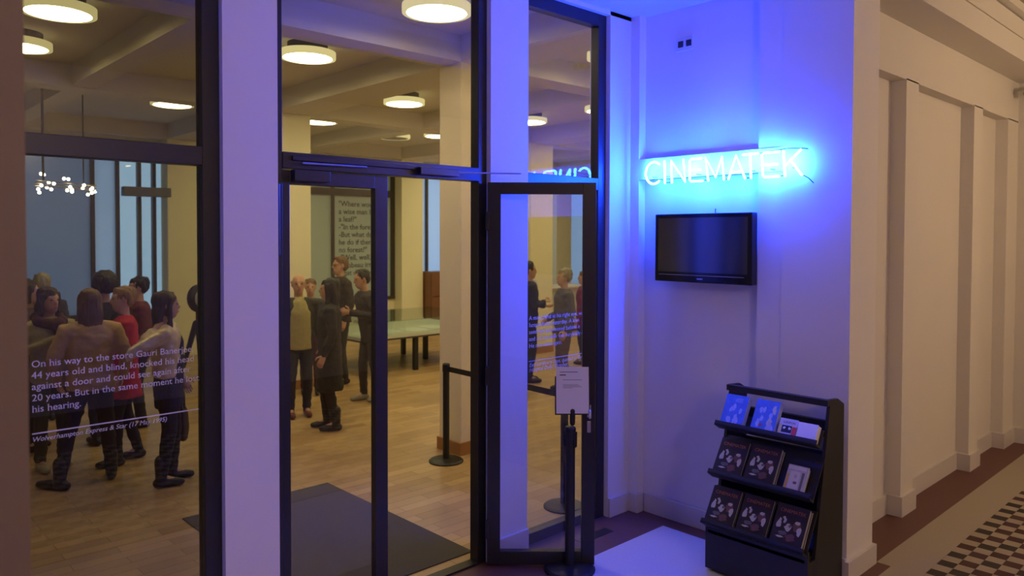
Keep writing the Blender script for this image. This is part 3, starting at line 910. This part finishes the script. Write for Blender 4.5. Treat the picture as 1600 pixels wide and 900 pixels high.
# tripod stand with a round head by the far pillar
tp = empty('tripod_stand', (4.36, 11.6, 0), label='black tripod stand with a round pale-centred head by the yellow pillar', cat='stand')
for a in (20, 140, 260):
    ca, sa = math.cos(math.radians(a)), math.sin(math.radians(a))
    MB().tube([(.26 * ca, .26 * sa, .02), (.03 * ca, .03 * sa, .82)], [.03, .05], 8).build('leg', BLACK, tp, world=False)
MB().tube([(0, 0, .75), (0, 0, 1.02)], .03, 8).build('column', BLACK, tp, world=False)
hd = MB().ball((0, 0, 1.2), (.16, .10, .21), 18).build('head', BLACK, tp, world=False, smooth=True)
MB().ball((0, -.085, 1.2), (.075, .03, .12), 14).build('head_centre', mat('pale_grey', (.45, .44, .40), .5), hd, world=False, smooth=True)

# surveillance camera on the corridor end wall
sc = empty('security_camera', (9.28, 2.0, 3.6), label='small black security camera under the corridor cornice', cat='security camera')
MB().tube([(9.27, 2.02, 3.70), (9.12, 2.02, 3.66)], .018, 8).build('bracket', BLACK, sc)
MB().tube([(9.16, 2.05, 3.63), (9.02, 1.97, 3.62)], .045, 14).build('body', BLACK, sc, smooth=True)
MB().tube([(9.01, 1.965, 3.62), (8.985, 1.95, 3.62)], .03, 12).build('lens', BLACKG, sc, smooth=True)
# ------------------------------------------------------------------ people
SKIN = mat('skin', (.50, .28, .19), .55, .08, 20)
SKIN2 = mat('skin_pale', (.58, .36, .26), .55, .08, 20)
EYE = mat('eye_dark', (.02, .014, .01), .3)
LIP = mat('lip', (.36, .10, .08), .5)
def cloth(name, c, v=.14): return mat(name, c, .85, v, 14, .35, bscale=35)
HEAD = [(0, .050, 1.512, .022, .022), (0, .040, 1.522, .042, .046), (0, .026, 1.55, .056, .070), (0, .012, 1.59, .067, .087), (0, .004, 1.63, .073, .095),
        (0, 0, 1.67, .075, .097), (0, -.006, 1.71, .066, .084), (0, -.010, 1.737, .043, .055), (0, -.010, 1.75, .014, .018)]

def hand(mb, wr, el, T, curl=.5, side=1):
    """palm, four fingers and a thumb, appended at the wrist"""
    wr, el = Vector(wr), Vector(el)
    d = (wr - el).normalized()
    ref = Vector((0, 1, 0)) if abs(d.y) < .8 else Vector((0, 0, 1))
    a = d.cross(ref).normalized()          # across / normal axes
    b = a.cross(d).normalized()
    across = b                             # knuckle row
    palm_n = a * side
    mb.tube([wr, wr + d * .045, wr + d * .085], [.024, .034, .036], 8, T, flat=(palm_n, .45))
    for i, (o, ln) in enumerate(((-.028, .068), (-.0095, .078), (.0095, .073), (.028, .058))):
        p0 = wr + d * .088 + across * o
        p1 = p0 + (d * math.cos(curl * .5) - palm_n * math.sin(curl * .5)) * ln * .5
        p2 = p1 + (d * math.cos(curl * 1.4) - palm_n * math.sin(curl * 1.4)) * ln * .5
        mb.tube([p0, p1, p2], [.0088, .0084, .0072], 6, T)
    p0 = wr + d * .03 + across * .03
    p1 = p0 + (d * .6 + across * .8).normalized() * .038
    mb.tube([p0, p1, p1 + (d * .9 + across * .2 - palm_n * .3).normalized() * .032], [.012, .0105, .0085], 6, T)

ARM_R = ((.245, -.035, 1.145), (.265, .06, .905))
def person(label, X, Y, h, face, top, legs, shoe, hair, skin=SKIN, armR=None, armL=None, feet=((.10, .0), (-.10, .0)), hturn=0, hem=.90, sleeve=True,
           flare=0.0, style='short', boots=False, bulk=1.0, vest=None, lean=0.0, toe=(0, 0)):
    s = h / 1.75
    t = empty('person', (X, Y, 0), math.radians(face - 90), label=label, cat='person')
    S = Matrix.Scale(s, 4)
    lean_m = Matrix.Translation((0, 0, .95)) @ Matrix.Rotation(math.radians(-lean), 4, 'X') @ Matrix.Translation((0, 0, -.95))
    TU = S @ lean_m
    HT = TU @ Matrix.Translation((0, 0, 1.5)) @ Matrix.Rotation(math.radians(hturn), 4, 'Z') @ Matrix.Translation((0, 0, -1.5))
    elR, wrR = armR or ARM_R
    mir = lambda p: (-p[0], p[1], p[2])
    elL, wrL = armL or (mir(ARM_R[0]), mir(ARM_R[1]))
    kn = [(sx * .095 + (fx - sx * .095) * .5, fy * .5 + .035, .50) for sx, (fx, fy) in ((1, feet[0]), (-1, feet[1]))]
    an = [(fx, fy - .02, .085) for fx, fy in feet]
    # skin : one continuous body
    b = MB()
    b.loft(HEAD, 16, HT)
    b.tube([(0, .092, 1.655), (0, .110, 1.625), (0, .112, 1.606)], [.008, .012, .014], 8, HT)
    b.tube([(-.045, .080, 1.665), (0, .094, 1.668), (.045, .080, 1.665)], [.010, .010, .010], 8, HT)
    b.tube([(-.02, .090, 1.562), (.02, .090, 1.562)], [.012, .012], 8, HT)
    for sx in (1, -1):
        b.tube([(sx * .076, -.004, 1.655), (sx * .080, -.008, 1.612)], [.016, .012], 8, HT)
    b.tube([(0, -.012, 1.40), (0, -.004, 1.50), (0, .0, 1.56)], [.062, .054, .054], 12, TU)
    b.loft([(0, 0, .86, .13, .09), (0, 0, .95, .15, .10), (0, 0, 1.08, .13, .09), (0, 0, 1.25, .15, .10), (0, 0, 1.38, .16, .09), (0, -.005, 1.45, .10, .07)], 16, TU)
    for sx, el, wr in ((1, elR, wrR), (-1, elL, wrL)):
        b.tube([(sx * .10, 0, 1.41), (sx * .175, 0, 1.405), el, wr], [.055, .052, .038, .026], 10, TU)
    for i, sx in enumerate((1, -1)):
        b.tube([(sx * .085, 0, .90), kn[i], an[i]], [.078, .052, .036], 10, S)
        b.tube([an[i], (an[i][0] + toe[i] * .05, an[i][1] + .12, .045)], [.034, .030], 8, S)
    me = organic(b, .0125, 2, skin)
    hb = MB()
    hand(hb, wrR, elR, TU, .6, 1); hand(hb, wrL, elL, TU, .6, -1)
    bm = bmesh.new(); bm.from_mesh(me)
    hm = hb.mesh('hands', skin, True); bm.from_mesh(hm); bm.to_mesh(me); bm.free()
    me.polygons.foreach_set('use_smooth', [True] * len(me.polygons))
    body = link('body', me, t, False)
    for sx in (1, -1):
        MB().ball((sx * .031, .0905, 1.642), (.013, .008, .0075), 8, HT).build('eye', EYE, body, world=False, smooth=True)
    MB().tube([(-.018, .0985, 1.568), (0, .104, 1.569), (.018, .0985, 1.568)], [.005, .0065, .005], 6, HT).build('mouth', LIP, body, world=False, smooth=True)
    # garments
    k = bulk
    c = MB()
    rings = [(0, 0, hem, (.175 + flare) * k, (.125 + flare) * k)]
    for z, rx, ry in ((.95, .178, .125), (1.08, .165, .122), (1.22, .178, .128), (1.34, .185, .128), (1.42, .150, .105), (1.475, .078, .072)):
        if z > hem + .02: rings.append((0, 0, z, rx * k, ry * k))
    c.loft(rings, 20, TU)
    for sx, el, wr in ((1, elR, wrR), (-1, elL, wrL)):
        if sleeve:
            w2 = Vector(wr).lerp(Vector(el), .06)
            c.tube([(sx * .11, 0, 1.40), (sx * .185, 0, 1.395), el, w2], [.070 * k, .070 * k, .055 * k, .043 * k], 12, TU)
    link('top', rumple(rumple(organic(c, .0145, 3, top), .012, (9, 9, 13)), .006, (26, 26, 34)), t, False)
    if vest:
        v = MB()
        v.loft([(0, -.004, .92, .19, .140), (0, -.004, 1.08, .18, .138), (0, -.004, 1.30, .195, .142), (0, -.004, 1.40, .16, .118), (0, -.004, 1.47, .088, .084)], 20, TU)
        link('vest', organic(v, .015, 2, vest), t, False)
    p = MB()
    p.loft([(0, 0, .80, .165, .11), (0, 0, .90, .17, .115), (0, 0, 1.0, .15, .105)], 16, S)
    for i, sx in enumerate((1, -1)):
        p.tube([(sx * .085, 0, .88), kn[i], (an[i][0], an[i][1], .10)], [.095, .066, .052], 12, S)
    link('trousers', rumple(organic(p, .0145, 3, legs), .009, (14, 14, 20)), t, False)
    for i in range(2):
        q = MB()
        ax, ay, az = an[i]
        dx = toe[i]
        q.tube([(ax - dx * .04, ay - .035, .042), (ax + dx * .06, ay + .08, .042), (ax + dx * .13, ay + .165, .034)], [.042, .044, .032], 12, S)
        q.tube([(ax, ay, .06), (ax, ay - .005, .24 if boots else .10)], [.050, .056 if boots else .044], 12, S)
        so = link('shoe', organic(q, .011, 2, shoe), t, False)
        # flatten what would sink below the floor
        for vv in so.data.vertices:
            if vv.co.z < 0.002: vv.co.z = 0.002
    # hair
    if hair:
        g = MB()
        if style == 'bald':
            for sx in (1, -1):
                g.tube([(sx * .072, -.02, 1.655), (sx * .06, -.07, 1.64), (0, -.10, 1.63)], [.016, .022, .024], 8, HT)
        else:
            g.ball((0, -.016, 1.672), (.086, .104, .098), 16, HT)
            g.ball((0, -.045, 1.64), (.080, .070, .085), 14, HT)
            rr = random.Random(label)
            for i in range(12):
                a = rr.uniform(0, 2 * math.pi)
                g.ball((.045 * math.cos(a), -.015 + .055 * math.sin(a), 1.722 + rr.uniform(-.015, .010)), (.036, .040, .030), 8, HT)
            if style in ('long', 'bob'):
                zb = 1.28 if style == 'long' else 1.47
                g.loft([(0, -.055, zb, .050, .026), (0, -.062, zb + .06, .088, .042), (0, -.062, 1.48, .098, .055), (0, -.045, 1.58, .094, .072), (0, -.03, 1.66, .088, .085)], 16, HT)
                for sx in (1, -1):
                    g.tube([(sx * .070, .025, 1.69), (sx * .086, .02, 1.60), (sx * .088, .02, 1.50), (sx * .085, .03, zb + .08)], [.024, .024, .026, .016], 8, HT)
            if style == 'afro':
                g.ball((0, -.03, 1.68), (.125, .135, .125), 18, HT)
        link('hair', rumple(rumple(organic(g, .0095, 1, hair), .016, (16, 16, 9)), .010, (70, 70, 9)), t, False)
    return t, TU, HT, S

def extra(t, name, mb, m, voxel=.013, it=2):
    return link(name, rumple(organic(mb, voxel, it, m), .005, (18, 18, 20)), t, False)

BRN, DBR, BLK, GRY, BLD = (mat('hair_brown', (.14, .075, .036), .6, .3, 40), mat('hair_dark_brown', (.035, .02, .014), .6, .3, 40), mat('hair_black', (.010, .009, .010), .55, .2, 40),
                           mat('hair_grey', (.30, .27, .22), .6, .25, 40), mat('hair_blond', (.26, .15, .065), .6, .3, 40))
JEANS, BLKC, NVY = cloth('dark_trousers', (.022, .022, .028)), cloth('black_cloth', (.013, .013, .016)), cloth('navy_cloth', (.018, .022, .045))
SH_B, SH_G, SH_W = mat('shoe_black', (.014, .012, .012), .5), mat('shoe_grey', (.26, .25, .23), .6), mat('shoe_cream', (.42, .38, .28), .6)

# group behind the quotation window
t, TU, HT, S = person('woman in an olive cardigan with a burgundy scarf, one hand raised to her chest', 1.645, 7.97, 1.66, -82, cloth('olive_knit', (.32, .28, .13)), cloth('green_grey', (.055, .06, .05)), SH_W, DBR,
       armR=((.255, .03, 1.15), (.02, .22, 1.29)), armL=((-.25, .0, 1.14), (-.15, .20, .98)), feet=((.10, .05), (-.13, -.04)), hturn=14, style='bob', hem=.80)
g = MB()
g.tube([(.09, -.05, 1.47), (.11, .05, 1.44), (.02, .13, 1.41), (-.09, .08, 1.43), (-.10, -.04, 1.47), (0, -.10, 1.49), (.09, -.05, 1.48)], .055, 10, TU)
g.tube([(-.03, .13, 1.42), (-.06, .165, 1.30), (-.07, .16, 1.18)], [.06, .06, .05], 10, TU)
extra(t, 'scarf', g, cloth('burgundy_knit', (.055, .012, .018)))

person('person with dark hair in a dark brown jacket behind the woman with the scarf', 1.63, 8.75, 1.70, -20, cloth('dark_brown_jacket', (.045, .028, .022)), JEANS, SH_B, DBR, style='bob', hem=.78, bulk=1.08)
person('grey-haired person standing in front of the grey hall window', 2.03, 10.1, 1.70, 60, cloth('dark_coat_grey', (.05, .045, .04)), JEANS, SH_B, GRY, hem=.70, bulk=1.08)
t, TU, HT, S = person('woman in a camel sweater seen from behind with long brown hair', 1.80, 7.22, 1.68, 78, cloth('camel_knit', (.50, .32, .14)), JEANS, SH_B, BRN, style='long', hem=.86, bulk=1.12,
       feet=((.16, .10), (-.25, -.04)), armR=((.29, -.02, 1.15), (.26, .14, .93)), armL=((-.29, -.02, 1.15), (-.26, .14, .93)), boots=True, toe=(0, -1.2))
person('person with a large mop of black hair behind the woman in the camel sweater', 2.262, 8.55, 1.74, 100, BLKC, JEANS, SH_B, BLK, style='afro', hem=.75, bulk=1.1)
RED = cloth('red_coat', (.45, .014, .028))
t, TU, HT, S = person('blond person in profile wearing a red coat over a black top', 2.20, 7.70, 1.66, 172, RED, BLKC, SH_B, BLD, skin=SKIN2, hem=.66, flare=.03, bulk=1.06, feet=((.10, -.12), (-.10, .10)))
g = MB(); g.loft([(0, .05, .92, .10, .10), (0, .055, 1.2, .105, .105), (0, .05, 1.40, .09, .085), (0, .03, 1.49, .068, .064)], 16, TU)
extra(t, 'black_top', g, BLKC)
person('person with short dark hair in a maroon jacket behind the blond one', 2.745, 9.05, 1.68, 170, cloth('maroon_jacket', (.12, .022, .025)), JEANS, SH_B, BLK, hem=.82, bulk=1.12)
GOLD = mat('metallic_fabric', (.62, .48, .30), .38, .2, 18, .3, metal=.2, bscale=30)
t, TU, HT, S = person('woman in profile in a metallic beige jacket, elbow raised and hand at her neck', 2.285, 6.80, 1.66, -18, GOLD, BLKC, SH_B, DBR, style='long', hem=.98, boots=True,
       armR=((.30, -.32, 1.22), (.13, -.10, 1.42)), armL=((-.25, .03, 1.14), (-.22, .14, .92)), feet=((.11, -.03), (-.10, .06)), hturn=6)
g = MB(); g.loft([(0, .02, .70, .17, .125), (0, .02, .90, .172, .125), (0, .035, 1.1, .125, .112), (0, .045, 1.3, .10, .105), (0, .03, 1.40, .06, .075)], 18, TU)
extra(t, 'dress', g, cloth('navy_dress', (.014, .014, .05)))
bag = MB()
bag.loft([(0, 0, 0, .11, .04), (0, 0, .10, .13, .055), (0, 0, .24, .11, .045), (0, 0, .29, .09, .03)], 16)
hb_ = empty('handbag', (2.492, 7.005, .31), math.radians(72), label='dark brown handbag held low by the woman in the metallic jacket', cat='bag')
link('bag_body', organic(bag, .012, 2, mat('bag_brown', (.05, .028, .018), .5)), hb_, False)
MB().tube([(-.07, -.012, .28), (-.05, -.012, .38), (0, -.012, .43), (.05, -.012, .38), (.07, -.012, .28)], .008, 8).build('strap', mat('bag_strap', (.03, .02, .015), .5), hb_, world=False, smooth=True)
MB().tube([(-.07, .012, .28), (-.05, .012, .38), (0, .012, .43), (.05, .012, .38), (.07, .012, .28)], .008, 8).build('strap', MATS['bag_strap'], hb_, world=False, smooth=True)

# group behind the closed door leaf
t, TU, HT, S = person('bald man in a khaki sweater under an open dark cardigan', 4.285, 8.26, 1.69, -105, cloth('dark_cardigan', (.022, .024, .022)), NVY, mat('shoe_oxblood', (.10, .02, .02), .5), mat('stubble', (.16, .11, .08), .8), style='bald', hem=.84, hturn=-8, bulk=1.04)
g = MB(); g.loft([(0, .04, .84, .150, .126), (0, .042, 1.1, .140, .124), (0, .045, 1.3, .140, .122), (0, .028, 1.42, .10, .105), (0, .008, 1.48, .070, .068)], 18, TU)
extra(t, 'khaki_sweater', g, cloth('khaki_knit', (.36, .31, .14)))
person('woman in a long black coat with long black hair, facing the bald man', 4.262, 7.50, 1.67, 150, cloth('black_coat', (.017, .017, .019)), BLKC, SH_B, BLK, style='long', hem=.46, flare=.02, bulk=1.10, boots=True, feet=((.09, .05), (-.11, -.05)))
person('person mostly hidden between the bald man and the woman in the black coat', 5.01, 9.32, 1.56, -120, cloth('dark_olive', (.04, .04, .03)), cloth('burgundy_trousers', (.06, .015, .02)), SH_B, BRN)
t, TU, HT, S = person('tall man with glasses and short brown hair in a dark zip jacket', 5.70, 9.72, 1.84, 176, cloth('charcoal_jacket', (.030, .026, .030)), JEANS, SH_B, BRN, skin=SKIN, hem=.86, bulk=1.12, hturn=0)
g = MB()
for sx in (1, -1): g.tube([(sx * .016, .108, 1.645), (sx * .033, .104, 1.63), (sx * .052, .094, 1.645), (sx * .034, .104, 1.66), (sx * .016, .108, 1.645)], .0028, 6, HT); g.tube([(sx * .052, .094, 1.648), (sx * .080, -.01, 1.65)], .0028, 6, HT)
g.build('glasses', BLACK, t, world=False, smooth=True)
g = MB()
for sx in (1, -1): g.tube([(sx * .05, .115, 1.30), (sx * .07, .07, 1.44), (sx * .05, -.06, 1.50)], .014, 8, TU)
g.build('collar', cloth('collar_grey', (.12, .10, .08)), t, world=False, smooth=True)
person('stooping man in a dark jacket and grey sneakers behind the door stile', 5.385, 8.42, 1.72, 168, cloth('slate_jacket', (.034, .031, .036)), cloth('charcoal_trousers', (.030, .027, .029)), SH_G, BLK, hem=.80, bulk=1.12, lean=10,
       armR=((.26, .02, 1.16), (.12, .24, 1.22)), armL=((-.26, .02, 1.16), (-.12, .26, 1.25)), feet=((.10, .08), (-.10, -.08)), hturn=0)

# two men talking behind the fixed pane
t, TU, HT, S = person('dark-haired man in a navy jacket with forearms crossed, talking to the grey-haired man', 7.80, 7.94, 1.77, -30, cloth('navy_jacket', (.016, .018, .034)), NVY, SH_B, BLK, hem=.84, bulk=1.08,
       armR=((.26, .02, 1.14), (.0, .23, 1.17)), armL=((-.26, .02, 1.14), (-.04, .25, 1.11)))
g = MB(); g.tube([(-.03, .08, 1.47), (0, .125, 1.38)], [.030, .014], 8, TU); g.tube([(.03, .08, 1.47), (0, .125, 1.38)], [.030, .014], 8, TU)
g.build('shirt_collar', mat('shirt_white', (.6, .6, .62), .7), t, world=False, smooth=True)
person('grey-haired man in a dark vest over grey sleeves, beside the navy-jacketed man', 7.70, 7.14, 1.70, 150, cloth('grey_sleeve', (.11, .11, .12)), cloth('taupe_trousers', (.12, .09, .07)), SH_B, GRY, skin=SKIN2, hem=.90, bulk=1.12, vest=cloth('dark_vest', (.022, .024, .030)),
       armR=((.27, -.03, 1.14), (.20, .18, 1.02)))
person('person in a purple-red coat behind the grey-haired man', 9.60, 8.45, 1.56, 120, cloth('purple_coat', (.16, .02, .06)), JEANS, SH_B, BRN, hem=.70, bulk=1.1)
